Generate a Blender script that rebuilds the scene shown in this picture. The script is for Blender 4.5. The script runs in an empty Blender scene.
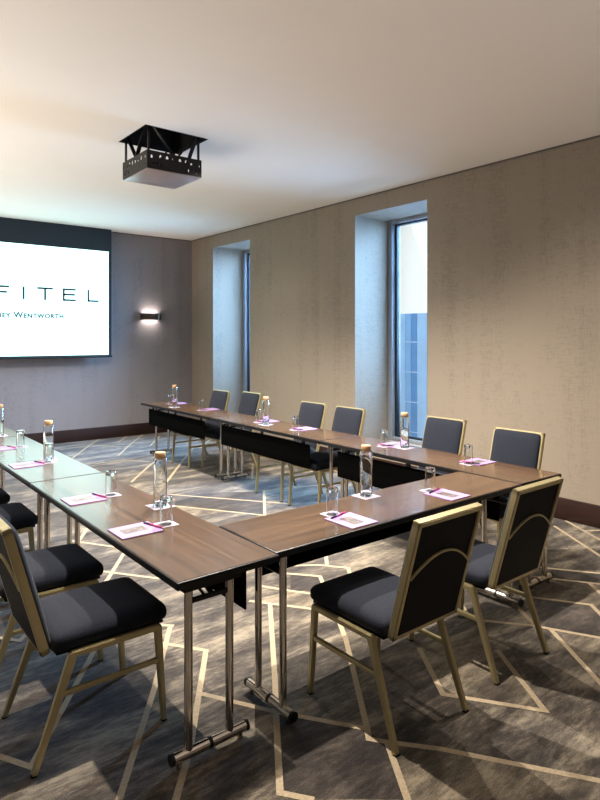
import bpy, bmesh, math, random
from mathutils import Vector, Matrix
random.seed(7)
PI = math.pi
C = bpy.context.scene.collection
sc = bpy.context.scene

# ------------------------------------------------------------------ view
ANG = math.radians(38.8); F = 603.0; HZ = 338.0; CH = 1.64
S_, C_ = math.sin(ANG), math.cos(ANG)
def floor_point(px, py, z=0.0):
    """measured point of the photograph -> place on the horizontal plane z"""
    d = F*(CH-z)/(py-HZ); l = (px-300)/F*d
    return (S_*d+C_*l, C_*d-S_*l)

cam = bpy.data.cameras.new('camera'); co = bpy.data.objects.new('camera', cam); C.objects.link(co)
co.location = (0, 0, CH); co.rotation_euler = (PI/2, 0, -ANG)
cam.sensor_fit = 'HORIZONTAL'; cam.sensor_width = 36; cam.lens = 36*F/600
cam.shift_y = -62/600; cam.clip_start = .05; cam.clip_end = 300
sc.camera = co
vs = sc.view_settings
vs.view_transform = 'Standard'; vs.look = 'None'; vs.gamma = 1; vs.exposure = 0.0; vs.use_curve_mapping = False

# ------------------------------------------------------------------ materials
def srgb(r, g, b):
    f = lambda v: (v/255)/12.92 if v/255 <= .04045 else ((v/255+.055)/1.055)**2.4
    return (f(r), f(g), f(b), 1)
def new_mat(name):
    m = bpy.data.materials.new(name); m.use_nodes = True
    nt = m.node_tree; return m, nt, nt.nodes['Principled BSDF']
def N(nt, t, **kw):
    n = nt.nodes.new(t)
    for k, v in kw.items(): setattr(n, k, v)
    return n
def coords(nt, scale=(1, 1, 1), space='Object'):
    tc = N(nt, 'ShaderNodeTexCoord'); mp = N(nt, 'ShaderNodeMapping')
    mp.inputs['Scale'].default_value = scale
    nt.links.new(tc.outputs[space], mp.inputs['Vector']); return mp.outputs['Vector']
def noise(nt, vec, scale, detail=4, rough=.55, dist=0):
    n = N(nt, 'ShaderNodeTexNoise'); nt.links.new(vec, n.inputs['Vector'])
    n.inputs['Scale'].default_value = scale; n.inputs['Detail'].default_value = detail
    n.inputs['Roughness'].default_value = rough; n.inputs['Distortion'].default_value = dist
    return n.outputs['Fac']
def ramp(nt, fac, stops):
    r = N(nt, 'ShaderNodeValToRGB'); nt.links.new(fac, r.inputs['Fac'])
    e = r.color_ramp.elements
    while len(e) < len(stops): e.new(.5)
    for k, (p, c) in enumerate(stops): e[k].position = p; e[k].color = c
    return r.outputs['Color']
def mixc(nt, a, b, fac, mode='MIX'):
    m = N(nt, 'ShaderNodeMix', data_type='RGBA', blend_type=mode)
    for s, v in (('A', a), ('B', b)):
        tgt = [i for i in m.inputs if i.name == s and i.type == 'RGBA'][0]
        if isinstance(v, tuple): tgt.default_value = v
        else: nt.links.new(v, tgt)
    f = [i for i in m.inputs if i.name == 'Factor' and i.type == 'VALUE'][0]
    if isinstance(fac, (int, float)): f.default_value = fac
    else: nt.links.new(fac, f)
    return [o for o in m.outputs if o.type == 'RGBA'][0]
def bump(nt, b, h, strength, dist=.002):
    n = N(nt, 'ShaderNodeBump'); n.inputs['Strength'].default_value = strength; n.inputs['Distance'].default_value = dist
    nt.links.new(h, n.inputs['Height']); nt.links.new(n.outputs['Normal'], b.inputs['Normal'])
def plain(name, col, rough=.5, metal=0, var=.12, vscale=30, spec=.5, coat=0, bmp=0):
    m, nt, b = new_mat(name); v = coords(nt); n = noise(nt, v, vscale)
    d = tuple(c*(1-var) for c in col[:3])+(1,); l = tuple(min(1, c*(1+var)) for c in col[:3])+(1,)
    nt.links.new(ramp(nt, n, [(.3, d), (.7, l)]), b.inputs['Base Color'])
    b.inputs['Roughness'].default_value = rough; b.inputs['Metallic'].default_value = metal
    b.inputs['Specular IOR Level'].default_value = spec; b.inputs['Coat Weight'].default_value = coat
    if bmp: bump(nt, b, n, bmp)
    return m

# wallpaper: woven linen look in broad vertical drops
def wallpaper(name, c0, c1, vert):
    m, nt, b = new_mat(name)
    v1 = noise(nt, coords(nt, (30, 30, 5.0)), 2.6, 2)
    h1 = noise(nt, coords(nt, (5, 5, 40)), 2.4, 2)
    blot = noise(nt, coords(nt), 1.6, 3)
    drop = noise(nt, coords(nt, (3.2, 3.2, .12)), 2.0, 2)
    mm = N(nt, 'ShaderNodeMath', operation='ADD'); nt.links.new(v1, mm.inputs[0]); nt.links.new(h1, mm.inputs[1])
    m2 = N(nt, 'ShaderNodeMath', operation='MULTIPLY_ADD'); nt.links.new(blot, m2.inputs[0]); m2.inputs[1].default_value = .8
    nt.links.new(mm.outputs[0], m2.inputs[2])
    m3 = N(nt, 'ShaderNodeMath', operation='MULTIPLY_ADD'); nt.links.new(drop, m3.inputs[0]); m3.inputs[1].default_value = .9
    nt.links.new(m2.outputs[0], m3.inputs[2])
    m4 = N(nt, 'ShaderNodeMath', operation='MULTIPLY'); nt.links.new(m3.outputs[0], m4.inputs[0]); m4.inputs[1].default_value = .54
    nt.links.new(ramp(nt, m4.outputs[0], [(.74, c0), (1.05, c1)]), b.inputs['Base Color'])
    b.inputs['Roughness'].default_value = .75; b.inputs['Specular IOR Level'].default_value = .25
    bump(nt, b, mm.outputs[0], .15, .001)
    return m
M = {}
M['wall'] = wallpaper('wallpaper_warm', srgb(122, 112, 100), srgb(138, 127, 113), True)
M['wall_back'] = wallpaper('wallpaper_cool_lit', srgb(117, 113, 114), srgb(132, 127, 128), True)  # same wallpaper, tinted greyer to paint in the cooler light on this wall
M['ceiling'] = plain('ceiling_paint', srgb(240, 233, 223), .9, var=.01, vscale=2, spec=.2)
M['skirting'] = plain('dark_mahogany', srgb(36, 17, 12), .4, var=.25, vscale=12, coat=.2)
M['shadowgap'] = plain('dark_metal_trim', srgb(84, 76, 70), .5, var=.05)

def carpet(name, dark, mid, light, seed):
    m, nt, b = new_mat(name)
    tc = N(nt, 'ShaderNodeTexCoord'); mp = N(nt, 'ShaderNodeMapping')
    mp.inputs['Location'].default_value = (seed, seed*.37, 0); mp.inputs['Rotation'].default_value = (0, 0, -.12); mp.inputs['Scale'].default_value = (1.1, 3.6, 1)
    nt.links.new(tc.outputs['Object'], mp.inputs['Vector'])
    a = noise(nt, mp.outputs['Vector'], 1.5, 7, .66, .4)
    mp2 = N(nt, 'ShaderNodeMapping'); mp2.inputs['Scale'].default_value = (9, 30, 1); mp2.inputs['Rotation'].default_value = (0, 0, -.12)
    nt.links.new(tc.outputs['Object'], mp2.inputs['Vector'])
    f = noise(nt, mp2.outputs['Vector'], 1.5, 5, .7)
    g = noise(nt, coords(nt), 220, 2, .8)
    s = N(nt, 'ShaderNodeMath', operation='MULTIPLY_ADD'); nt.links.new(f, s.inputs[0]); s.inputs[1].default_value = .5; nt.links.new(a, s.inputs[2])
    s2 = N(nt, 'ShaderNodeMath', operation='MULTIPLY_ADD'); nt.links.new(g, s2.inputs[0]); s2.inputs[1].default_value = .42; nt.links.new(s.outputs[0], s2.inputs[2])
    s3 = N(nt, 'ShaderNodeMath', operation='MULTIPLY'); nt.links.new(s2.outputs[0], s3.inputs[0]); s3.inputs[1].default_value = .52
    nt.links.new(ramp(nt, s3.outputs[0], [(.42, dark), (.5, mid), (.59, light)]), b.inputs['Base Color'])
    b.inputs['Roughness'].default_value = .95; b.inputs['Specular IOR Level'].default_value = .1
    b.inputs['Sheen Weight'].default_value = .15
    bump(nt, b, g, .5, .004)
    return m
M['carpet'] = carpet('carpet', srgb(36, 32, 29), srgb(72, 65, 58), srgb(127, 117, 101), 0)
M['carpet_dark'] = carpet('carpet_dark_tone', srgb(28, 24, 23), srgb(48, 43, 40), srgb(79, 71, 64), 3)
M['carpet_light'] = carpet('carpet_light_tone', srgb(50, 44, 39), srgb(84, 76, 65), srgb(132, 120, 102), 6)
M['carpet_line'] = plain('carpet_line', srgb(152, 137, 114), .95, var=.18, vscale=90, spec=.1, bmp=.4)

def wood():
    m, nt, b = new_mat('walnut_laminate')
    a = noise(nt, coords(nt, (.7, 36, 36)), 2.2, 5, .6, .1)
    c = noise(nt, coords(nt, (.5, 9, 9)), 2, 3, .5)
    mm = N(nt, 'ShaderNodeMath', operation='MULTIPLY_ADD'); nt.links.new(c, mm.inputs[0]); mm.inputs[1].default_value = .5; nt.links.new(a, mm.inputs[2])
    m2 = N(nt, 'ShaderNodeMath', operation='MULTIPLY'); nt.links.new(mm.outputs[0], m2.inputs[0]); m2.inputs[1].default_value = .667
    nt.links.new(ramp(nt, m2.outputs[0], [(.36, srgb(50, 36, 24)), (.5, srgb(68, 49, 34)), (.64, srgb(86, 64, 46))]), b.inputs['Base Color'])
    b.inputs['Roughness'].default_value = .24; b.inputs['Specular IOR Level'].default_value = .55
    b.inputs['Coat Weight'].default_value = .22; b.inputs['Coat Roughness'].default_value = .12
    return m
M['wood'] = wood()
M['edge'] = plain('black_rubber_edge', srgb(12, 11, 13), .4, var=.1, spec=.3)
M['blackmetal'] = plain('black_metal', srgb(9, 9, 11), .4, var=.1, spec=.3)
M['chrome'] = plain('polished_chrome', srgb(198, 190, 180), .13, metal=1, var=.04)
M['gold'] = plain('champagne_gold_metal', srgb(188, 175, 136), .36, metal=.75, var=.06, vscale=14)
def fabric(name, a, bcol, sc_=900):
    m, nt, b = new_mat(name)
    w1 = noise(nt, coords(nt, (1, 6, 6)), sc_*.12, 2); w2 = noise(nt, coords(nt, (6, 1, 1)), sc_*.12, 2)
    mm = N(nt, 'ShaderNodeMath', operation='ADD'); nt.links.new(w1, mm.inputs[0]); nt.links.new(w2, mm.inputs[1])
    m2 = N(nt, 'ShaderNodeMath', operation='MULTIPLY'); nt.links.new(mm.outputs[0], m2.inputs[0]); m2.inputs[1].default_value = .5
    nt.links.new(ramp(nt, m2.outputs[0], [(.35, a), (.65, bcol)]), b.inputs['Base Color'])
    b.inputs['Roughness'].default_value = .9; b.inputs['Specular IOR Level'].default_value = .15; b.inputs['Sheen Weight'].default_value = .05
    bump(nt, b, m2.outputs[0], .3, .0008); return m
M['fabric'] = fabric('charcoal_fabric', srgb(15, 18, 26), srgb(34, 38, 49))
M['vinyl'] = plain('navy_black_vinyl', srgb(6, 8, 16), .55, var=.1, spec=.12)
M['modesty'] = plain('black_mesh_panel', srgb(5, 5, 5), .8, var=.3, vscale=400, spec=.02)
M['paper'] = plain('lilac_paper', srgb(140, 112, 160), .6, var=.03)
M['white_paper'] = plain('white_paper', srgb(149, 143, 156), .6, var=.02)
def printed():
    m, nt, b = new_mat('printed_photo'); n = noise(nt, coords(nt, (1, 1, 1)), 60, 4, .7)
    nt.links.new(ramp(nt, n, [(.3, srgb(54, 48, 46)), (.55, srgb(96, 88, 86)), (.75, srgb(140, 134, 136))]), b.inputs['Base Color'])
    b.inputs['Roughness'].default_value = .4; return m
M['printed'] = printed()
M['pen'] = plain('magenta_plastic', srgb(176, 40, 104), .3, var=.05)
M['pen_dark'] = plain('dark_plastic', srgb(38, 28, 40), .3, var=.05)
M['cork'] = plain('cork', srgb(178, 140, 98), .8, var=.2, vscale=160, bmp=.3)
def glass(name, tint, rough=0.0):
    m, nt, b = new_mat(name)
    b.inputs['Base Color'].default_value = tint; b.inputs['Transmission Weight'].default_value = 1
    b.inputs['Roughness'].default_value = rough; b.inputs['IOR'].default_value = 1.47
    n = noise(nt, coords(nt), 3, 1); nt.links.new(ramp(nt, n, [(0, tint), (1, tint)]), b.inputs['Base Color'])
    return m
M['glass'] = glass('clear_glass', (.97, .99, .99, 1))
def pane():
    m, nt, b = new_mat('window_glass')
    tr = N(nt, 'ShaderNodeBsdfTransparent'); tr.inputs['Color'].default_value = (.93, .97, .98, 1)
    gl = N(nt, 'ShaderNodeBsdfGlossy'); gl.inputs['Roughness'].default_value = .02
    fr = N(nt, 'ShaderNodeFresnel'); fr.inputs['IOR'].default_value = 1.45
    mx = N(nt, 'ShaderNodeMixShader'); nt.links.new(fr.outputs[0], mx.inputs[0]); nt.links.new(tr.outputs[0], mx.inputs[1]); nt.links.new(gl.outputs[0], mx.inputs[2])
    nt.links.new(mx.outputs[0], nt.nodes['Material Output'].inputs['Surface']); return m
M['pane'] = pane()
M['alu'] = plain('grey_aluminium', srgb(150, 160, 172), .4, metal=.3, var=.04)
M['alu_dark'] = plain('dark_aluminium', srgb(12, 22, 32), .7, var=.05)
def emit(name, col, strength):
    m, nt, b = new_mat(name); b.inputs['Base Color'].default_value = (.6, .6, .6, 1); b.inputs['Roughness'].default_value = .6
    b.inputs['Emission Color'].default_value = col; b.inputs['Emission Strength'].default_value = strength; return m
M['screen'] = emit('lit_screen', (.52, .96, .90, 1), 2.25)
M['screen_text'] = plain('teal_lettering', srgb(34, 66, 76), .6, var=.03)
M['screen_text2'] = plain('grey_teal_lettering', srgb(96, 120, 128), .6, var=.03)
M['screen_border'] = plain('black_screen_border', srgb(12, 26, 32), .7, var=.06)
M['sconce'] = plain('bronze_metal', srgb(84, 72, 62), .3, metal=.8, var=.1)
M['lamp'] = emit('frosted_lamp', (1, .86, .78, 1), 8)
M['plate'] = plain('grey_painted_metal', srgb(178, 164, 162), .32, metal=.5, var=.03, vscale=4)
M['cavity'] = plain('dark_cavity', srgb(30, 30, 34), .7, var=.1)
M['facade_blue'] = plain('blue_glass_panel', srgb(92, 142, 182), .25, var=.08, vscale=2)
M['facade_mid'] = plain('mid_blue_panel', srgb(140, 178, 202), .3, var=.08, vscale=2)
M['facade_pale'] = plain('pale_panel', srgb(190, 208, 220), .4, var=.08, vscale=2)
M['facade_joint'] = plain('facade_joint', srgb(196, 210, 222), .5, var=.05)
M['paving'] = plain('terrace_paving', srgb(150, 160, 172), .8, var=.1, vscale=4)

# ------------------------------------------------------------------ mesh helpers
def obj(name, bm, mats, parent=None, smooth=True, loc=None):
    me = bpy.data.meshes.new(name)
    bmesh.ops.recalc_face_normals(bm, faces=bm.faces)
    bm.to_mesh(me); bm.free()
    for m in (mats if isinstance(mats, (list, tuple)) else [mats]): me.materials.append(M[m] if isinstance(m, str) else m)
    if smooth:
        me.shade_smooth(); me.set_sharp_from_angle(angle=math.radians(35))
    o = bpy.data.objects.new(name, me); C.objects.link(o)
    if parent: o.parent = parent
    if loc: o.location = loc
    return o
def bx(bm, x0, x1, y0, y1, z0, z1, bev=0, mi=0, segs=2):
    r = bmesh.ops.create_cube(bm, size=1); vsn = r['verts']
    bmesh.ops.scale(bm, vec=(x1-x0, y1-y0, z1-z0), verts=vsn)
    bmesh.ops.translate(bm, vec=((x0+x1)/2, (y0+y1)/2, (z0+z1)/2), verts=vsn)
    fs = list({f for v in vsn for f in v.link_faces})
    for f in fs: f.material_index = mi
    if bev:
        es = list({e for v in vsn for e in v.link_edges})
        r2 = bmesh.ops.bevel(bm, geom=es, offset=bev, segments=segs, affect='EDGES', profile=.5)
        for f in r2['faces']: f.material_index = mi
def box(*a, **k):
    bm = bmesh.new(); bx(bm, *a, **k); return bm
def bar(bm, p, q, w, d, up=(0, 0, 1), w2=None, d2=None, mi=0):
    """rectangular tube from p to q (width w along side, depth d), tapering to w2, d2"""
    p, q = Vector(p), Vector(q); ax = (q-p).normalized(); up = Vector(up)
    sd = ax.cross(up)
    if sd.length < 1e-4: sd = ax.cross(Vector((0, 1, 0)))
    sd.normalize(); u = sd.cross(ax).normalized()
    w2 = w2 or w; d2 = d2 or d; vs_ = []
    for c, ww, dd in ((p, w, d), (q, w2, d2)):
        for a, b in ((-1, -1), (1, -1), (1, 1), (-1, 1)): vs_.append(bm.verts.new(c+sd*a*ww/2+u*b*dd/2))
    fs = [(0, 1, 2, 3), (7, 6, 5, 4)]+[(i, i+4, (i+1) % 4+4, (i+1) % 4) for i in range(4)]
    nf = []
    for f in fs: fc = bm.faces.new([vs_[i] for i in f]); fc.material_index = mi; nf.append(fc)
    es = list({e for f in nf for e in f.edges})
    r = bmesh.ops.bevel(bm, geom=es, offset=min(w, d)*.16, segments=2, affect='EDGES')
def tube(bm, p, q, r, n=16, mi=0):
    p, q = Vector(p), Vector(q); ax = (q-p)
    rot = ax.to_track_quat('Z', 'Y').to_matrix().to_4x4()
    res = bmesh.ops.create_cone(bm, cap_ends=True, segments=n, radius1=r, radius2=r, depth=ax.length, matrix=Matrix.Translation((p+q)/2) @ rot)
    for f in {f for v in res['verts'] for f in v.link_faces}: f.material_index = mi
def lathe(profile, n=28):
    bm = bmesh.new(); rings = []
    for r, z in profile:
        if r < 1e-6: rings.append([bm.verts.new((0, 0, z))])
        else: rings.append([bm.verts.new((r*math.cos(2*PI*i/n), r*math.sin(2*PI*i/n), z)) for i in range(n)])
    for a, b in zip(rings, rings[1:]):
        for i in range(n):
            j = (i+1) % n
            vs_ = [a[i % len(a)], a[j % len(a)], b[j % len(b)], b[i % len(b)]]
            u = []
            for v in vs_:
                if v not in u: u.append(v)
            if len(u) >= 3: bm.faces.new(u)
    return bm
def cushion(hx, hy, hz, r, crown=0.0, under=0.0, n=10, squash=None):
    bm = bmesh.new(); bmesh.ops.create_cube(bm, size=2)
    bmesh.ops.subdivide_edges(bm, edges=bm.edges, cuts=n, use_grid_fill=True)
    for v in bm.verts:
        p = v.co.copy()
        # crowd the grid towards the edges
        p = Vector([math.sin(c*PI/2) for c in p])
        h = Vector((hx, hy, hz)); P = Vector((p.x*hx, p.y*hy, p.z*hz))
        rr = Vector((min(r, hx), min(r, hy), min(r, hz*.98)))
        q = Vector([max(-(h[i]-rr[i]), min(h[i]-rr[i], P[i])) for i in range(3)])
        d = Vector([(P[i]-q[i])/rr[i] for i in range(3)])
        if d.length > 1e-6:
            m = max(abs(c) for c in d); d = d.normalized()*m
        P = Vector([q[i]+d[i]*rr[i] for i in range(3)])
        k = max(0, 1-(p.x)**4)*max(0, 1-(p.y)**4)
        if p.z > 0: P.z += crown*k*p.z
        else: P.z += under*k*p.z
        v.co = P
    return bm
def thing(name, label, cat, loc=(0, 0, 0), rz=0, group=None, kind=None):
    o = bpy.data.objects.new(name, None); C.objects.link(o); o.empty_display_size = .1
    o.location = loc; o.rotation_euler = (0, 0, rz)
    if label: o['label'] = label
    if cat: o['category'] = cat
    if group: o['group'] = group
    if kind: o['kind'] = kind
    return o
def tag(o, label, cat, group=None):
    o['label'] = label; o['category'] = cat
    if group: o['group'] = group
    return o
def struct(name, bm, m, **k):
    o = obj(name, bm, m, **k); o['kind'] = 'structure'; return o
def dup(o, parent=None):
    c = o.copy(); C.objects.link(c)
    if parent: c.parent = parent
    for ch in list(o.children): dup(ch, c)
    return c

# ------------------------------------------------------------------ the room
XW, YW, XL, YR, CZ = 5.28, 9.68, -2.6, -2.6, 3.39
W = [(4.32, 5.464), (7.81, 8.93)]; SILL, HEAD, XG = .31, 3.175, 5.98
XO = 6.12
# floor with the carpet's woven lines and tone fields as part of its own mesh
bm = bmesh.new(); bx(bm, XL, XW, YR, YW, -.1, 0)
def poly(pts, z, mi):
    vs_ = [bm.verts.new((x, y, z)) for x, y in pts]
    f = bm.faces.new(vs_); f.normal_update()
    if f.normal.z < 0: f.normal_flip()
    f.material_index = mi
def P_(pts): return [floor_point(*p) for p in pts]
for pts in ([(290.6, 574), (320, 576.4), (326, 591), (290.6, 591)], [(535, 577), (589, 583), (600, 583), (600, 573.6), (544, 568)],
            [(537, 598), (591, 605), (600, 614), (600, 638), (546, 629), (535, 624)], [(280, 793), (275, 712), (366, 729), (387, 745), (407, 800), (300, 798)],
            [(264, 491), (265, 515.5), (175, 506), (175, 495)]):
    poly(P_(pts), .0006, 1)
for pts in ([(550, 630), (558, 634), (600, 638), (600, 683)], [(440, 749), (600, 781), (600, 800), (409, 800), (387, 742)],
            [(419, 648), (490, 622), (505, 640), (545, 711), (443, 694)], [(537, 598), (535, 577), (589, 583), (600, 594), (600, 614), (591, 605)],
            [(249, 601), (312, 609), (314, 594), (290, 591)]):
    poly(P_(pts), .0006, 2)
lines = [
 [(-20, 750), (31, 767), (86, 666), (100, 640)], [(119, 800), (154, 690), (170, 627)], [(161, 643), (206, 650.5), (190, 750), (174, 806)],
 [(160, 625), (174, 626)], [(200, 693.5), (275, 711.8), (367, 729), (369, 739), (386, 742), (440, 749), (600, 781), (640, 788)],
 [(270, 604), (275, 680), (276, 712), (280, 793), (314, 800)], [(249, 601), (312, 609), (340, 612)], [(290, 566), (317.7, 565), (348, 568), (352, 580), (362, 606)],
 [(326, 556), (327, 565)], [(285, 573.4), (320, 576.4), (326, 591), (331, 600)], [(260, 586), (290.6, 591), (320, 595)],
 [(331, 600), (346, 640), (368, 732)], [(387, 742), (409, 804)], [(419, 648), (443, 694.5), (545, 711), (497, 650)],
 [(470, 619), (490, 621.5), (535, 626), (550, 629), (600, 638), (630, 642)], [(550, 629), (600, 683), (620, 706)], [(511, 600), (535, 626)],
 [(520, 596), (537, 598), (591, 605), (600, 614), (640, 655)], [(505, 574), (535, 577), (589, 583), (640, 589)], [(589, 583), (640, 630)],
 [(520, 566), (544, 568), (600, 573.6), (640, 578)], [(554, 526), (600, 556), (640, 583)], [(566, 521), (600, 540), (640, 563)], [(584, 531), (600, 530.5), (640, 530)],
 [(150, 493), (175, 495), (291, 504)], [(150, 503), (175, 506), (264.7, 515.5), (264, 490.7)], [(264, 490.7), (330, 484)],
 [(252.7, 464), (252, 478.7), (276, 477)], [(131, 482.5), (149, 466), (175, 447)], [(155, 494), (167.5, 481), (182.5, 461), (195, 446)],
 [(160, 436), (150, 446)], [(147, 431), (127.5, 447), (118, 456)], [(133, 432), (117.5, 443)], [(108, 434), (90, 445), (70, 460)],
 [(95, 464), (122, 460), (150, 462)], [(60, 450), (90, 445), (120, 447)],
 [(70, 541), (114, 547), (124, 549)], [(128, 547), (108, 579), (98, 592)], [(98, 571), (160, 579), (175, 581)], [(88, 528), (74, 548), (60, 560)],
 [(-10, 637), (20, 641), (60, 600)], [(60, 575), (40, 600)], [(300, 473), (330, 470), (345, 474)], [(316, 472), (317, 482)],
 [(420, 500), (440, 515), (470, 540)], [(440, 570), (470, 619)], [(200, 448), (215, 436)], [(225, 452), (245, 440)], [(500, 545), (520, 566)],
]
hw = .0135
for li, ln in enumerate(lines):
    pts = [Vector(p) for p in P_(ln)]; L_, R_ = [], []
    for i, p in enumerate(pts):
        d0 = (p-pts[i-1]).normalized() if i else (pts[1]-p).normalized()
        d1 = (pts[i+1]-p).normalized() if i < len(pts)-1 else d0
        n0 = Vector((-d0.y, d0.x)); n1 = Vector((-d1.y, d1.x)); n = (n0+n1)
        n = n.normalized() if n.length > .2 else n0
        k = hw/max(.35, n.dot(n0)); L_.append(p+n*k); R_.append(p-n*k)
    for i in range(len(pts)-1):
        poly([L_[i], L_[i+1], R_[i+1], R_[i]], .0010+.00004*li+.00001*(i % 3), 3)
fl = bpy.data.meshes.new('floor'); bm.to_mesh(fl); bm.free()
for k in ('carpet', 'carpet_dark', 'carpet_light', 'carpet_line'): fl.materials.append(M[k])
fo = bpy.data.objects.new('floor', fl); C.objects.link(fo); fo['kind'] = 'structure'

# ceiling with the opening of the projector lift
HX0, HX1, HY0, HY1 = 2.108, 2.70, 4.64, 5.213
bm = bmesh.new()
bx(bm, XL, HX0, YR, YW, CZ, CZ+.3); bx(bm, HX1, XW, YR, YW, CZ, CZ+.3)
bx(bm, HX0, HX1, YR, HY0, CZ, CZ+.3); bx(bm, HX0, HX1, HY1, YW, CZ, CZ+.3)
struct('ceiling', bm, 'ceiling', smooth=False)
struct('wall_back', box(XL, XW+.9, YW, YW+.2, -.1, CZ+.3), 'wall_back', smooth=False)
struct('wall_left', box(XL-.2, XL, YR, YW, -.1, CZ+.3), 'wall', smooth=False)
struct('wall_rear', box(XL-.2, XO, YR-.2, YR, -.1, CZ+.3), 'wall', smooth=False)
bm = bmesh.new()
bx(bm, XW, XO, YR, W[0][0], -.1, CZ+.3); bx(bm, XW, XO, W[0][1], W[1][0], -.1, CZ+.3); bx(bm, XW, XO, W[1][1], YW, -.1, CZ+.3)
for a, b in W:
    bx(bm, XW, XO, a, b, HEAD, CZ+.3); bx(bm, XW, XO, a, b, -.1, SILL)
bmesh.ops.remove_doubles(bm, verts=bm.verts, dist=1e-5)
struct('wall_right', bm, 'wall', smooth=False)
bs = .195
struct('baseboard_right', box(XW-.022, XW, YR, YW-.022, 0, bs, bev=.004), 'skirting')
struct('baseboard_back', box(XL, XW, YW-.022, YW, 0, bs, bev=.004), 'skirting')
struct('trim_1', box(XW-.012, XW, YR, YW-.012, CZ-.014, CZ), 'shadowgap', smooth=False)
struct('trim_2', box(3.83, XW, YW-.012, YW, CZ-.014, CZ), 'shadowgap', smooth=False)
for i, (a, b) in enumerate(W):
    w = thing('window_%d' % (i+1), None, None, (XG, (a+b)/2, SILL)); w['kind'] = 'structure'
    hwid = (b-a)/2; hh = HEAD-SILL
    bm = bmesh.new()
    for s in (-1, 1): bx(bm, -.10, .03, s*hwid-(.07 if s > 0 else 0), s*hwid+(.07 if s < 0 else 0), 0, hh, bev=.006)
    bx(bm, -.10, .03, -hwid+.07, hwid-.07, hh-.045, hh, bev=.006); bx(bm, -.10, .03, -hwid+.07, hwid-.07, 0, .04, bev=.006)
    f = obj('window_frame', bm, 'alu', w); f['kind'] = 'structure'
    bm = bmesh.new()
    for s in (-1, 1): bx(bm, -.045, .015, s*(hwid-.07)-(.035 if s > 0 else 0), s*(hwid-.07)+(.035 if s < 0 else 0), .04, hh-.045, bev=.004)
    bx(bm, -.045, .015, -hwid+.105, hwid-.105, hh-.065, hh-.045); bx(bm, -.045, .015, -hwid+.105, hwid-.105, .04, .065)
    g = obj('sash', bm, 'alu_dark', w); g['kind'] = 'structure'
    g = obj('pane', box(-.008, 0, -hwid+.105, hwid-.105, .065, hh-.065), 'pane', w, smooth=False); g['kind'] = 'structure'

# ------------------------------------------------------------------ outside: terrace screen wall of blue panels
t = thing('glass_building', 'blue and pale panelled building facade seen through the window', 'building', (9.3, 7.0, -3))
yy = 4.0; k = 0; pat = ['facade_pale', 'facade_pale', 'facade_mid', 'facade_blue', 'facade_mid', 'facade_pale']
cuts = [4.4, 5.6, 6.6]+[9.3*(C_-S_*(p-300)/F)/(S_+C_*(p-300)/F) for p in (427, 417, 411, 405, 398)]+[8.6+.5*j for j in range(1, 16)]
for j, y in enumerate(cuts[:-1]):
    wdt = cuts[j+1]-y; mname = {3: 'facade_pale', 4: 'facade_blue', 5: 'facade_mid', 6: 'facade_pale'}.get(j, pat[j % 6])
    obj('facade_panel', box(0, .25, y-7.0+.004, y+wdt-7.0-.004, 0, 5.13), mname, t, smooth=False); k += 1
for z in (4.55, 3.95, 3.35, 2.75, 2.15):
    obj('facade_joint', box(-.02, 0, -2.0, 6.84, z, z+.02), 'facade_joint', t, smooth=False)
gr = struct('outside_paving', box(6.3, 60, -20, 60, -3.2, -3.0), 'paving', smooth=False)  # paved ground outside, below the windows

# ------------------------------------------------------------------ projection screen
YS = 9.50
k_ = YS/9.68
sx1 = 3.801*k_; ix1 = 3.75*k_; cxs = 2.42*k_; ix0 = 2*cxs-ix1; sx0 = 2*cxs-sx1
izt, izb = CH+(3.055-CH)*k_, CH+(1.368-CH)*k_; bzb = CH+(1.325-CH)*k_
t = thing('projection_screen', 'lit white projection screen with black border and teal lettering before the back wall', 'projection screen', (cxs, YS, 0))
X = lambda x: x-cxs
bm = bmesh.new(); bx(bm, X(sx0), X(sx1), 0, .006, bzb+.02, CZ-.002)
obj('screen_fabric', bm, 'screen_border', t, smooth=False)
obj('wall_bracket', box(-.9, .9, .006, YW-YS-.004, CZ-.08, CZ-.002), 'screen_border', t, smooth=False)
obj('image_area', box(X(ix0), X(ix1), -.004, 0, izb, izt), 'screen', t, smooth=False)
bm = bmesh.new(); tube(bm, (X(sx0)-.01, .003, bzb+.012), (X(sx1)+.01, .003, bzb+.012), .014); obj('bottom_bar', bm, 'screen_border', t)
# big letters as thin strokes; px positions converted on the screen plane
def spx(px, py):
    k = (px-300)/F; tt = YS/(C_-S_*k); return (S_+C_*k)*tt-cxs, CH-(py-HZ)/F*tt
lh = spx(38, 299)[1]; lt = spx(38, 288)[1]; LH = lt-lh
def strokes(bm, segs, x0, z0, w, h, th=.030):
    for (ax, az, bx_, bz) in segs:
        a = Vector((x0+ax*w, -.006, z0+az*h)); b = Vector((x0+bx_*w, -.006, z0+bz*h)); d = (b-a).normalized(); n = Vector((-d.z, 0, d.x))*th/2
        e = d*th/2
        ps = [a-n-e, b-n+e, b+n+e, a+n-e]; vs_ = [bm.verts.new(p) for p in ps]+[bm.verts.new(p+Vector((0, .002, 0))) for p in ps]
        for f in ((0, 1, 2, 3), (7, 6, 5, 4), (0, 4, 5, 1), (1, 5, 6, 2), (2, 6, 7, 3), (3, 7, 4, 0)): bm.faces.new([vs_[i] for i in f])
arc = lambda cx, cz, rx, rz, a0, a1, n: [(cx+rx*math.cos(math.radians(a0+(a1-a0)*i/n)), cz+rz*math.sin(math.radians(a0+(a1-a0)*i/n)), cx+rx*math.cos(math.radians(a0+(a1-a0)*(i+1)/n)), cz+rz*math.sin(math.radians(a0+(a1-a0)*(i+1)/n))) for i in range(n)]
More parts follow.
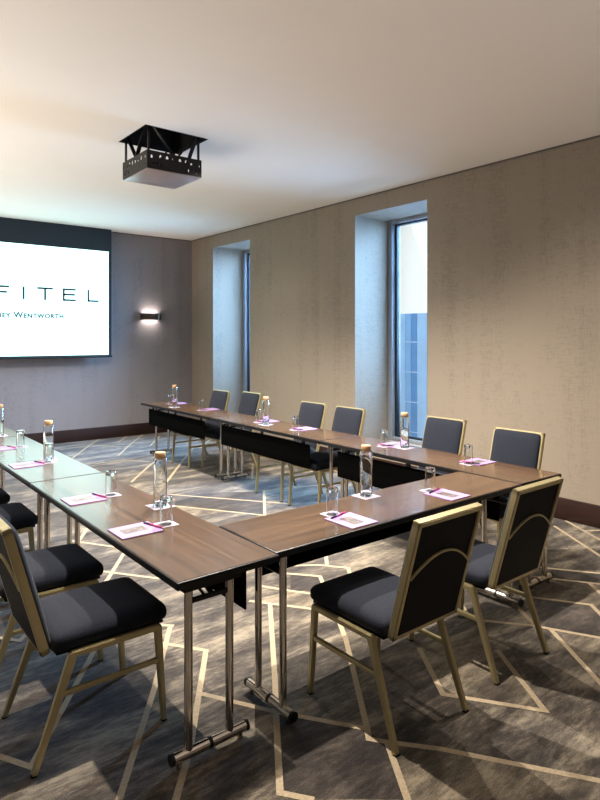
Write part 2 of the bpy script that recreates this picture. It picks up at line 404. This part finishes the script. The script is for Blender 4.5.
glyph = {'F': ([(0, 0, 0, 1), (0, 1, 1, 1), (0, .52, .82, .52)], .16), 'I': ([(0, 0, 0, 1)], 0), 'T': ([(.5, 0, .5, 1), (0, 1, 1, 1)], .2),
 'E': ([(0, 0, 0, 1), (0, 1, 1, 1), (0, .52, .92, .52), (0, 0, 1, 0)], .17), 'L': ([(0, 0, 0, 1), (0, 0, 1, 0)], .15),
 'O': (arc(.5, .5, .5, .5, 0, 360, 28), .24), 'S': (arc(.5, .75, .42, .25, 20, 270, 12)+arc(.5, .25, .42, .25, 90, -160, 12), .16)}
xi = spx(23.5, 290)[0]; xt = (spx(39, 290)[0]+spx(51, 290)[0])/2; xe = (spx(63.5, 290)[0]+spx(75, 290)[0])/2; xl = (spx(88, 290)[0]+spx(98, 290)[0])/2; xf = spx(8, 290)[0]-.08
for ch, xc in zip('SOFITEL', (xi-(xl-xi)-.02, xi-(xe-xi)-.02, xf, xi, xt, xe, xl)):
    segs, w = glyph[ch]; bm = bmesh.new(); strokes(bm, segs, xc-w/2, lh, w, LH)
    obj('letter', bm, 'screen_text', t, smooth=False)
cu = bpy.data.curves.new('hotel_line', 'FONT'); cu.body = 'Sydney Wentworth'; cu.size = .125; cu.space_character = 1.12
cu.small_caps_scale = .78
for cf in cu.body_format: cf.use_small_caps = True
cu.extrude = .001; cu.offset = .005; to = bpy.data.objects.new('t', cu); C.objects.link(to)
bpy.context.view_layer.update()
me = bpy.data.meshes.new_from_object(to.evaluated_get(bpy.context.evaluated_depsgraph_get())); bpy.data.objects.remove(to)
xs = [v.co.x for v in me.vertices]; w0 = max(xs)-min(xs)
xr, zr = spx(63.5, 318.5); xw = spx(14, 318)[0]
want = 2*(xr-(xi+.0))   # centred under the middle letter
s = want/w0
me.transform(Matrix.Translation((xr, -.0065, zr)) @ Matrix.Rotation(PI/2, 4, 'X') @ Matrix.Diagonal((s, min(s, 1.0)*1.0, 1, 1)) @ Matrix.Translation((-max(xs), 0, 0)))
me.materials.clear(); me.materials.append(M['screen_text2'])
o = bpy.data.objects.new('lettering', me); C.objects.link(o); o.parent = t

# ------------------------------------------------------------------ wall sconce
sx = (4.288+4.656)/2; sz = 2.005
t = thing('wall_sconce', 'small bronze up and down wall light glowing on the grey back wall', 'wall light', (sx, YW, sz))
bm = bmesh.new()
bx(bm, -.17, .17, -.095, -.085, -.055, .055, bev=.003); bx(bm, -.17, -.16, -.085, 0, -.055, .055); bx(bm, .16, .17, -.085, 0, -.055, .055)
obj('lamp_body', bm, 'sconce', t)
bm = bmesh.new(); bx(bm, .118, .128, -.099, -.095, -.056, .056); obj('chrome_band', bm, 'chrome', t)
obj('mounting_plate', box(-.1, .1, -.012, 0, -.04, .04), 'sconce', t)
bm = bmesh.new(); tube(bm, (-.12, -.045, 0), (.12, -.045, 0), .018); obj('lamp_tube', bm, 'lamp', t)
def area(name, loc, rot, sx_, sy_, power, col, spread=180):
    l = bpy.data.lights.new(name, 'AREA'); l.shape = 'RECTANGLE'; l.size = sx_; l.size_y = sy_; l.energy = power; l.color = col; l.spread = math.radians(spread)
    o = bpy.data.objects.new(name, l); C.objects.link(o); o.location = loc; o.rotation_euler = rot; return o
def spot(name, loc, target, power, col, deg, blend=.35, radius=.03):
    l = bpy.data.lights.new(name, 'SPOT'); l.energy = power; l.color = col; l.spot_size = math.radians(deg); l.spot_blend = blend; l.shadow_soft_size = radius
    o = bpy.data.objects.new(name, l); C.objects.link(o); o.location = loc
    d = Vector(target)-Vector(loc); o.rotation_euler = d.to_track_quat('-Z', 'Y').to_euler(); return o
area('sconce_light_up', (sx, YW-.045, sz+.03), (PI, 0, 0), .26, .05, 2.2, (1, .86, .80), 150)
area('sconce_light_down', (sx, YW-.045, sz-.03), (0, 0, 0), .26, .05, 2.2, (1, .86, .80), 150)

# ------------------------------------------------------------------ projector in its ceiling lift
bx0, by0, bx1, by1, bz0, bz1 = 2.145, 4.69, 2.655, 5.195, 3.055, 3.205
t = thing('projector_lift', 'black ceiling projector lift with perforated sides and grey base plate', 'projector', (bx0, by0, CZ))
bw, bd = bx1-bx0, by1-by0
zt, zb = bz1-CZ, bz0-CZ
def perforated(name, length, height, thick, holes, mat):
    cu = bpy.data.curves.new(name, 'CURVE'); cu.dimensions = '2D'; cu.fill_mode = 'BOTH'; cu.extrude = thick/2
    def sp(pts):
        s = cu.splines.new('POLY'); s.points.add(len(pts)-1)
        for i, p in enumerate(pts): s.points[i].co = (p[0], p[1], 0, 1)
        s.use_cyclic_u = True
    sp([(0, 0), (length, 0), (length, height), (0, height)])
    for (cx, cz, rx, rz) in holes: sp([(cx+rx*math.cos(a*PI/8), cz+rz*math.sin(a*PI/8)) for a in range(16)])
    to = bpy.data.objects.new(name, cu); C.objects.link(to); bpy.context.view_layer.update()
    me = bpy.data.meshes.new_from_object(to.evaluated_get(bpy.context.evaluated_depsgraph_get())); bpy.data.objects.remove(to)
    me.materials.clear(); me.materials.append(M[mat]); me.transform(Matrix.Rotation(PI/2, 4, 'X')); return me
hs = []
L0 = bw
for i in range(5): hs.append((.12+i*.06, .105, .012, .02))
for (a, b) in ((.385, .04), (.43, .06), (.46, .035), (.485, .1), (.41, .095), (.05, .045), (.09, .045), (.04, .1), (.13, .045)): hs.append((a, b, .009, .014))
me = perforated('side_panel', bw, zt-zb, .003, hs, 'blackmetal')
for (loc, rz) in (((0, 0, zb), 0), ((0, bd, zb), 0), ((0, 0, zb), PI/2), ((bw, 0, zb), PI/2)):
    o = bpy.data.objects.new('side_panel', me); C.objects.link(o); o.parent = t; o.location = loc; o.rotation_euler = (0, 0, rz)
    if rz: o.scale = (bd/bw, 1, 1)
obj('base_plate', box(.003, bw-.003, .003, bd-.003, zb-.008, zb+.002, bev=.003), 'plate', t)
obj('projector_body', box(.1, bw-.1, .08, bd-.1, zb+.02, zt-.02, bev=.01), 'blackmetal', t)
bm = bmesh.new()
hx0, hy0, hx1, hy1 = HX0-bx0, HY0-by0, HX1-bx0, HY1-by0
cav = bmesh.new()
bx(cav, hx0, hx0+.01, hy0, hy1, 0, .28); bx(cav, hx1-.01, hx1, hy0, hy1, 0, .28); bx(cav, hx0+.01, hx1-.01, hy0, hy0+.01, 0, .28); bx(cav, hx0+.01, hx1-.01, hy1-.01, hy1, 0, .28); bx(cav, hx0, hx1, hy0, hy1, .28, .295)
obj('hatch_lining', cav, 'cavity', t, smooth=False)
for (a, b) in (((.02, .015), (.02, bd*.55)), ((.02, .015), (bw*.5, .015)), ((bw-.02, .015), (bw*.55, .015)), ((bw-.02, .015), (bw-.02, bd*.5)), ((.02, bd-.02), (.02, bd*.5)), ((bw-.02, bd-.02), (bw*.5, bd-.02))):
    bm = bmesh.new(); bar(bm, (a[0], a[1], .08), (b[0], b[1], zt-.02), .034, .012); obj('lift_arm', bm, 'blackmetal', t)
for x, y in ((.02, .02), (bw-.02, .02), (.02, bd-.02), (bw-.02, bd-.02)):
    bm = bmesh.new(); bx(bm, x-.008, x+.008, y-.008, y+.008, zt-.03, .2); obj('hanger_rod', bm, 'blackmetal', t)

# ------------------------------------------------------------------ folding tables
TZ = .74; TT = .032; TD = .468
def make_table(L, label, inset=.075, yo=0):
    """local x = length 0..L, local y = 0 (seating edge) .. TD (inner edge)"""
    t = thing('folding_table', label, 'table', group='folding tables joined into a U')
    bm = bmesh.new(); bx(bm, .0015, L-.0015, 0, TD, TZ-TT, TZ-.0015, bev=.005, segs=2)
    e = obj('table_edge', bm, 'edge', t)
    bm = bmesh.new(); bx(bm, .007, L-.007, .007, TD-.007, TZ-.004, TZ)
    obj('tabletop', bm, 'wood', t, smooth=False)
    for x, s in ((inset, 1), (L-.075, -1)):
        lg = bmesh.new()
        tube(lg, (x, .085+yo, .05), (x, .085+yo, TZ-TT), .0165); leg1 = obj('leg', lg, 'chrome', t)
        lg = bmesh.new(); tube(lg, (x, .27+yo, .05), (x, .27+yo, TZ-TT), .0165); leg2 = obj('leg', lg, 'chrome', t)
        fb = bmesh.new(); tube(fb, (x, .017+yo, .043), (x, .347+yo, .043), .021); foot = obj('foot_bar', fb, 'chrome', t)
        for y in (.012+yo, .347+yo):
            cp = bmesh.new(); tube(cp, (x, y-.004, .043), (x, y+.009, .043), .0225); obj('foot_cap', cp, 'blackmetal', foot)
        cp = bmesh.new(); tube(cp, (x, .17+yo, .043), (x, .185+yo, .043), .0225); obj('centre_band', cp, 'blackmetal', foot)
        for y in (.045+yo, .32+yo):
            gl = bmesh.new(); tube(gl, (x, y, 0), (x, y, .024), .012); obj('glide', gl, 'chrome', foot)
        br = bmesh.new(); tube(br, (x, .10+yo, .625), (x, .255+yo, .625), .011); obj('cross_bar', br, 'blackmetal', t)
        br = bmesh.new(); bar(br, (x+s*.005, .16, .625), (x+s*.02, .12, TZ-TT-.02), .018, .01); obj('brace', br, 'blackmetal', t)
        br = bmesh.new(); bar(br, (x+s*.005, .19, .63), (x+s*.22, .19, TZ-TT-.005), .02, .012); obj('brace', br, 'blackmetal', t)
        br = bmesh.new(); bx(br, x-.03, x+.05 if s > 0 else x+.03, .05, .31, TZ-TT-.035, TZ-TT, bev=.003); obj('folding_bracket', br, 'blackmetal', t)
    bm = bmesh.new(); bx(bm, .19, L-.19, TD-.045, TD-.037, .455, .672, bev=.003); mp = obj('modesty_panel', bm, 'modesty', t)
    for x in (.3, L/2, L-.3):
        bm = bmesh.new(); bx(bm, x-.02, x+.02, TD-.06, TD-.045, .66, TZ-TT, bev=.002); obj('panel_clip', bm, 'blackmetal', mp)
    bm = bmesh.new(); bx(bm, .2, L-.2, TD-.20, TD-.155, TZ-TT-.028, TZ-TT, bev=.003); obj('frame_rail', bm, 'blackmetal', t)
    return t
LT = 1.965
XLO = 1.036
def place(o, x, y, rz): o.location = (x, y, 0); o.rotation_euler = (0, 0, rz)
t0 = make_table(LT, 'walnut folding table on the left side of the U, nearest the camera')
# left row: seating edge faces -X ; local x along -Y
place(t0, XLO, 2.005+LT, -PI/2)
tl = [t0]
for j, lb in ((1, 'walnut table second from the front in the left row, reflecting the screen in pale teal'),
              (2, 'walnut table third from the front in the left row, at the photo edge')):
    c = dup(t0); c['label'] = lb; place(c, XLO, 2.005+LT+j*(LT+.004), -PI/2)
RR = math.radians(-1.35)
rx0, ry0 = 3.865, 2.03      # near outer corner of right row
d = Vector((math.sin(-RR), math.cos(-RR)))
for j, lb in ((0, 'walnut folding table on the right side of the U, nearest the right front corner'),
              (1, 'walnut folding table in the middle of the right row, under the window side bottle'),
              (2, 'walnut folding table at the far end of the right row, nearest the back wall')):
    c = dup(t0); c['label'] = lb
    p = Vector((rx0, ry0))+d*(j*(LT+.004)); place(c, p.x, p.y, PI/2+RR)
XF0, XF1 = XLO+TD+.004, 3.392
tf = make_table(XF1-XF0, 'walnut folding table across the front of the U, between the two side rows', .062, -.05)
place(tf, XF0, 2.035, 0)

# ------------------------------------------------------------------ chairs
GT = .026
def make_chair(label, group):
    t = thing('banquet_chair', label, 'chair', group=group)
    for s in (-1, 1):
        bm = bmesh.new(); bar(bm, (s*.225, 0, .004), (s*.213, .15, .41), GT*.8, GT, up=(1, 0, 0), w2=GT*1.3, d2=GT); leg = obj('leg', bm, 'gold', t)
        bm = bmesh.new(); bx(bm, s*.225-.011, s*.225+.011, -.011, .011, 0, .006); obj('leg_tip', bm, 'blackmetal', leg)
        bm = bmesh.new(); bar(bm, (s*.220, .53, .004), (s*.213, .505, .41), GT*.8, GT, up=(1, 0, 0), w2=GT*1.2, d2=GT); leg = obj('leg', bm, 'gold', t)
        bm = bmesh.new(); bx(bm, s*.220-.011, s*.220+.011, .52, .541, 0, .006); obj('leg_tip', bm, 'blackmetal', leg)
        bm = bmesh.new(); bar(bm, (s*.213, .138, .405), (s*.213, .517, .405), GT, GT); obj('side_rail', bm, 'gold', t)
        bm = bmesh.new(); bar(bm, (s*.2165, .100, .265), (s*.217, .518, .265), GT*.7, GT*.8); obj('stretcher', bm, 'gold', t)
    for y in (.16, .5):
        bm = bmesh.new(); bar(bm, (-.2, y, .40), (.2, y, .40), GT, GT); obj('cross_rail', bm, 'gold', t)
    se = cushion(.214, .245, .036, .032, crown=.016); se_o = obj('seat', se, 'fabric', t, loc=(0, .315, .452))
    bm = bmesh.new(); bx(bm, -.198, .198, .09, .54, .408, .42, bev=.004); obj('seat_base', bm, 'vinyl', t)
    # back: local frame with v up the back
    bk = bpy.data.objects.new('backrest', None)
    tilt = math.atan2(.135, .495)
    Mx = Matrix.Translation((0, .055, .43)) @ Matrix.Rotation(tilt, 4, 'X')
    H = .525; hwid = .208; fr = .024
    # cushion (front), frame, rear panels, arch
    bm = cushion(hwid-.012, .018, (H-.022)/2, .03, n=8)
    for v in bm.verts:
        if v.co.y > 0: v.co.y += .014*max(0, 1-(v.co.x/(hwid-.012))**4)*max(0, 1-(v.co.z/((H-.022)/2))**4)
    bmesh.ops.translate(bm, vec=(0, .012, H/2), verts=bm.verts); bm.transform(Mx)
    back = obj('backrest', bm, 'fabric', t)
    bm = bmesh.new()
    dp = .034
    bar(bm, (-hwid+fr/2, -.006, 0), (-hwid+fr/2, -.006, H), fr, dp, up=(0, 1, 0)); bar(bm, (hwid-fr/2, -.006, 0), (hwid-fr/2, -.006, H), fr, dp, up=(0, 1, 0))
    bar(bm, (-hwid, -.006, H-fr/2), (hwid, -.006, H-fr/2), fr, dp, up=(0, 1, 0)); bar(bm, (-hwid, -.006, fr/2), (hwid, -.006, fr/2), fr, dp, up=(0, 1, 0))
    bm.transform(Mx); obj('back_frame', bm, 'gold', back)
    bm = bmesh.new(); bx(bm, -hwid+fr, hwid-fr, -.016, -.006, fr, H-fr); bm.transform(Mx); obj('rear_panel', bm, 'vinyl', back)
    # arch strip and the padded lower rear panel beneath it
    zf = lambda x: .275+.085*(1-(x/(hwid-fr))**2)
    n = 16; xs = [-(hwid-fr)+2*(hwid-fr)*i/n for i in range(n+1)]
    bm = bmesh.new()
    for a, b in zip(xs, xs[1:]): bar(bm, (a-.001, -.021, zf(a)), (b+.001, -.021, zf(b)), .009, .010, up=(0, 1, 0))
    bm.transform(Mx); obj('arch_trim', bm, 'gold', back)
    bm = bmesh.new(); fv, bv = [], []
    for i in range(n+1):
        x = xs[i]; fv.append((bm.verts.new((x, -.024, fr)), bm.verts.new((x, -.024, zf(x)-.004)))); bv.append((bm.verts.new((x, -.014, fr)), bm.verts.new((x, -.014, zf(x)-.004))))
    for i in range(n):
        bm.faces.new((fv[i][0], fv[i+1][0], fv[i+1][1], fv[i][1])); bm.faces.new((bv[i][0], bv[i][1], bv[i+1][1], bv[i+1][0]))
        bm.faces.new((fv[i][1], fv[i+1][1], bv[i+1][1], bv[i][1])); bm.faces.new((fv[i][0], bv[i][0], bv[i+1][0], fv[i+1][0]))
    for i in (0, n): bm.faces.new((fv[i][0], fv[i][1], bv[i][1], bv[i][0]))
    bm.transform(Mx); obj('lower_rear_pad', bm, 'vinyl', back)
    for s in (-1, 1):
        bm = bmesh.new(); bar(bm, (s*.15, .16, .405), (s*.15, .05, .445), .03, .012); obj('back_bracket', bm, 'blackmetal', t)
    return t
c0 = make_chair('gold framed chair, left one of the two at the front table, back to camera', 'chairs at the front table')
place(c0, 2.003, 1.61, 0)
def chair(label, group, x, y, rz):
    c = dup(c0); c['label'] = label; c['group'] = group; place(c, x, y, rz)
chair('gold framed chair, right one of the two at the front table, back to camera', 'chairs at the front table', 2.740, 1.642, 0)
gl_ = 'chairs along the left row'
chair('gold framed chair at the left edge, nearest the camera, grey seat fully in view', gl_, .637, 2.607, -PI/2)
chair('gold framed chair second nearest in the left row, half hidden by the nearest chair', gl_, .60, 3.245, -PI/2)
chair('chair third from the camera in the left row, only its seat front in view', gl_, .58, 4.34, -PI/2)
chair('chair fourth from the camera in the left row, only a dark seat corner in view', gl_, .57, 5.02, -PI/2)
gr_ = 'chairs along the right row facing the camera'
for (pl, pr_, yt, lb) in (((496, 427), (543, 432), 0, 'charcoal chair at the front right corner of the U, against the bare wall'),
                 ((427, 416), (466, 419), 0, 'charcoal chair just right of the near window, partly behind the table'),
                 ((336, 406), (366, 408), 0, 'charcoal chair just left of the near window recess'),
                 ((302, 401), (327, 403), 0, 'charcoal chair in the right row, between the windows, farther of the pair'),
                 ((242, 391), (263, 393), 0, 'charcoal chair in the right row, just right of the far window'),
                 ((212, 389), (232, 391), 0, 'charcoal chair farthest along the right row, in front of the far window recess')):
    a = floor_point(*pl, .94); b = floor_point(*pr_, .94)
    x = (a[0]+b[0])/2; y = (a[1]+b[1])/2
    # turn the measured spot into the rear feet position of a chair that faces -X
    chair(lb, gr_, x-.085, y, PI/2)
# ------------------------------------------------------------------ table settings
def make_bottle(label):
    t = thing('water_bottle', label, 'bottle', group='glass water bottles')
    r, h = .0355, .262
    bm = lathe([(0, .0), (r-.003, 0), (r, .004), (r, h-.012), (r-.004, h-.004), (r-.009, h), (r-.011, h), (r-.011, h-.004), (r-.005, h-.014), (r-.0035, .02), (r-.006, .012), (0, .010)])
    obj('bottle_body', bm, 'glass', t)
    bm = lathe([(0, h-.012), (r-.0115, h-.012), (r-.0115, h+.001), (r-.0085, h+.0012), (r-.0075, h+.004), (r-.0075, h+.022), (r-.009, h+.025), (0, h+.025)]); obj('cork_stopper', bm, 'cork', t)
    return t
def make_tumbler(label):
    t = bpy.data.objects.new('x', None)
    r, h = .031, .135
    # upside down: mouth at z=0, thick base at the top
    bm = lathe([(0, h), (r-.004, h), (r-.001, h-.004), (r-.001, h-.02), (r, 0.0008), (r-.0012, 0), (r-.0024, .0008), (r-.0034, h-.018), (r-.008, h-.023), (0, h-.024)])
    o = obj('drinking_glass', bm, 'glass'); tag(o, label, 'glass', 'upturned drinking glasses'); return o
def make_coaster(label, sz, group):
    t = thing('coaster', label, 'coaster', group=group)
    obj('card', box(-sz/2, sz/2, -sz/2, sz/2, 0, .0018), 'white_paper', t, smooth=False)
    obj('printed_centre', box(-sz*.24, sz*.24, -sz*.24, sz*.24, .0018, .0022), 'printed', t, smooth=False); return t
def make_pad(label):
    t = thing('notepad', label, 'notepad', group='lilac notepads')
    # local x = away from seat (towards the table middle), local y = sideways
    obj('sheets', box(-.10, .10, -.0875, .0875, 0, .005), 'paper', t, smooth=False)
    obj('printed_picture', box(-.065, .05, -.030, .038, .005, .0056), 'printed', t, smooth=False); return t
def make_pen(label):
    t = thing('pen', label, 'pen', group='magenta pens')
    bm = bmesh.new(); tube(bm, (0, -.062, .0042), (0, .02, .0042), .0042, 10); obj('barrel', bm, 'pen', t)
    bm = bmesh.new(); tube(bm, (0, .02, .0042), (0, .066, .0042), .0044, 10); tube(bm, (0, .066, .0042), (0, .074, .0042), .002, 8); obj('cap', bm, 'pen_dark', t)
    return t
protos = {}
def use(kind, maker, label, x, y, z, rz, **kw):
    if kind not in protos: o = maker(label, **kw); protos[kind] = o
    else: o = dup(protos[kind]); o['label'] = label
    o.location = (x, y, z); o.rotation_euler = (0, 0, rz); return o
mk = {'bottle': make_bottle, 'glass': make_tumbler, 'pad': make_pad, 'pen': make_pen}
def setting(x, y, rz, where, gdx=.115, gdy=0, pdy=0):
    """x, y: pad centre; rz turns local +x towards the table middle"""
    c, s = math.cos(rz), math.sin(rz)
    def P(u, v): return x+u*c-v*s, y+u*s+v*c
    use('pad', make_pad, 'lilac notepad with a grey picture, '+where, x, y, TZ, rz)
    px, py = P(.088, .0); use('pen', make_pen, 'magenta pen lying on the notepad '+where, px, py, TZ+.0058, rz+.25)
    gx, gy = P(gdx+.04, gdy)
    use('gcoaster', lambda l: make_coaster(l, .092, 'small white coasters under glasses'), 'small white coaster under the glass '+where, gx, gy, TZ, rz)
    use('glass', make_tumbler, 'upturned clear drinking glass '+where, gx, gy, TZ+.0024, rz)
W_ = ['at the near end of the left row', 'second from the near end of the left row', 'third from the near end of the left row', 'fourth from the near end of the left row']
for (y, w) in zip((2.675, 3.37, 4.54, 5.33), W_): setting(1.166, y, 0, w)
setting(2.055, 2.155, PI/2, 'left of the two on the front table', .10)
setting(2.82, 2.165, PI/2, 'right of the two on the front table', .08)
for (x, y, w) in ((3.745, 2.60, 'nearest the right front corner'), (3.79, 3.46, 'beside the bottle before the near window'), (3.77, 4.62, 'in the middle of the right row'),
               (3.80, 5.29, 'beside the middle bottle of the right row'), (3.86, 6.62, 'second from the far end of the right row'), (3.88, 7.5, 'at the far end of the right row')):
    setting(x, y, PI+RR, w, .07)
for (x, y, w) in ((1.44, 2.985, 'nearest bottle, near end of the left row'), (1.345, 4.64, 'second bottle along the left row'), (1.32, 6.04, 'third bottle of the left row, at the photo edge'),
               (2.445, 2.44, 'only bottle on the front table'), (3.76, 3.31, 'bottle on the right row in front of the near window'), (3.645, 5.10, 'bottle in the middle of the right row'), (3.64, 7.13, 'farthest bottle, far end of the right row')):
    use('bcoaster', lambda l: make_coaster(l, .12, 'white coasters under bottles'), 'square white coaster under the '+w, x, y, TZ, .0)
    use('bottle', make_bottle, 'corked glass water bottle, '+w, x, y, TZ+.0024, 0)

# ------------------------------------------------------------------ light
w = bpy.data.worlds.new('World'); sc.world = w; w.use_nodes = True; nt = w.node_tree
bg = nt.nodes['Background']; tc = N(nt, 'ShaderNodeTexCoord'); sep = N(nt, 'ShaderNodeSeparateXYZ')
nt.links.new(tc.outputs['Generated'], sep.inputs[0])
nt.links.new(ramp(nt, sep.outputs['Z'], [(0.0, (.75, .85, 1, 1)), (.02, (1.0, .97, .93, 1)), (.24, (1.0, .98, .95, 1)), (.5, (.30, .55, 1.0, 1))]), bg.inputs['Color'])
bg.inputs['Strength'].default_value = 1.25
for i, (a, b) in enumerate(W):   # sky light gathered at each window opening
    area('window_daylight', (XO+.6, (a+b)/2, (SILL+HEAD)/2+.7), (0, PI/2-.45, 0), 2.6, 1.2, 500, (.34, .60, 1.0), 105)
warm = (1, .91, .80); soft = (1, .88, .74)
for k, (x, y, p) in enumerate(((1.75, 2.75, 760), (2.85, 4.15, 1150), (2.6, 6.7, 980), (3.4, 2.75, 330))):
    spot('downlight', (x, y, CZ-.02), (x, y, 0), p, warm, 128, .8, .03)
for k, (x, y, p) in enumerate(((3.9, 2.3, 150), (3.9, 4.6, 110), (3.9, 7.0, 100))):
    spot('wall_downlight', (x, y, CZ-.02), (x+.3, y, 0), p, warm, 130, 1.0, .05)
area('ceiling_fill_left', (-1.1, 6.6, .9), (PI, .25, 0), 2.4, 5.4, 205, soft)  # unseen fill added on the left to brighten the ceiling, no real fitting
area('ceiling_fill_rear', (2.0, -1.4, 1.3), (PI, 0, 0), 4.0, 1.6, 60, (1, .95, .98))  # second added fill, out of view at the rear, lifting the near ceiling
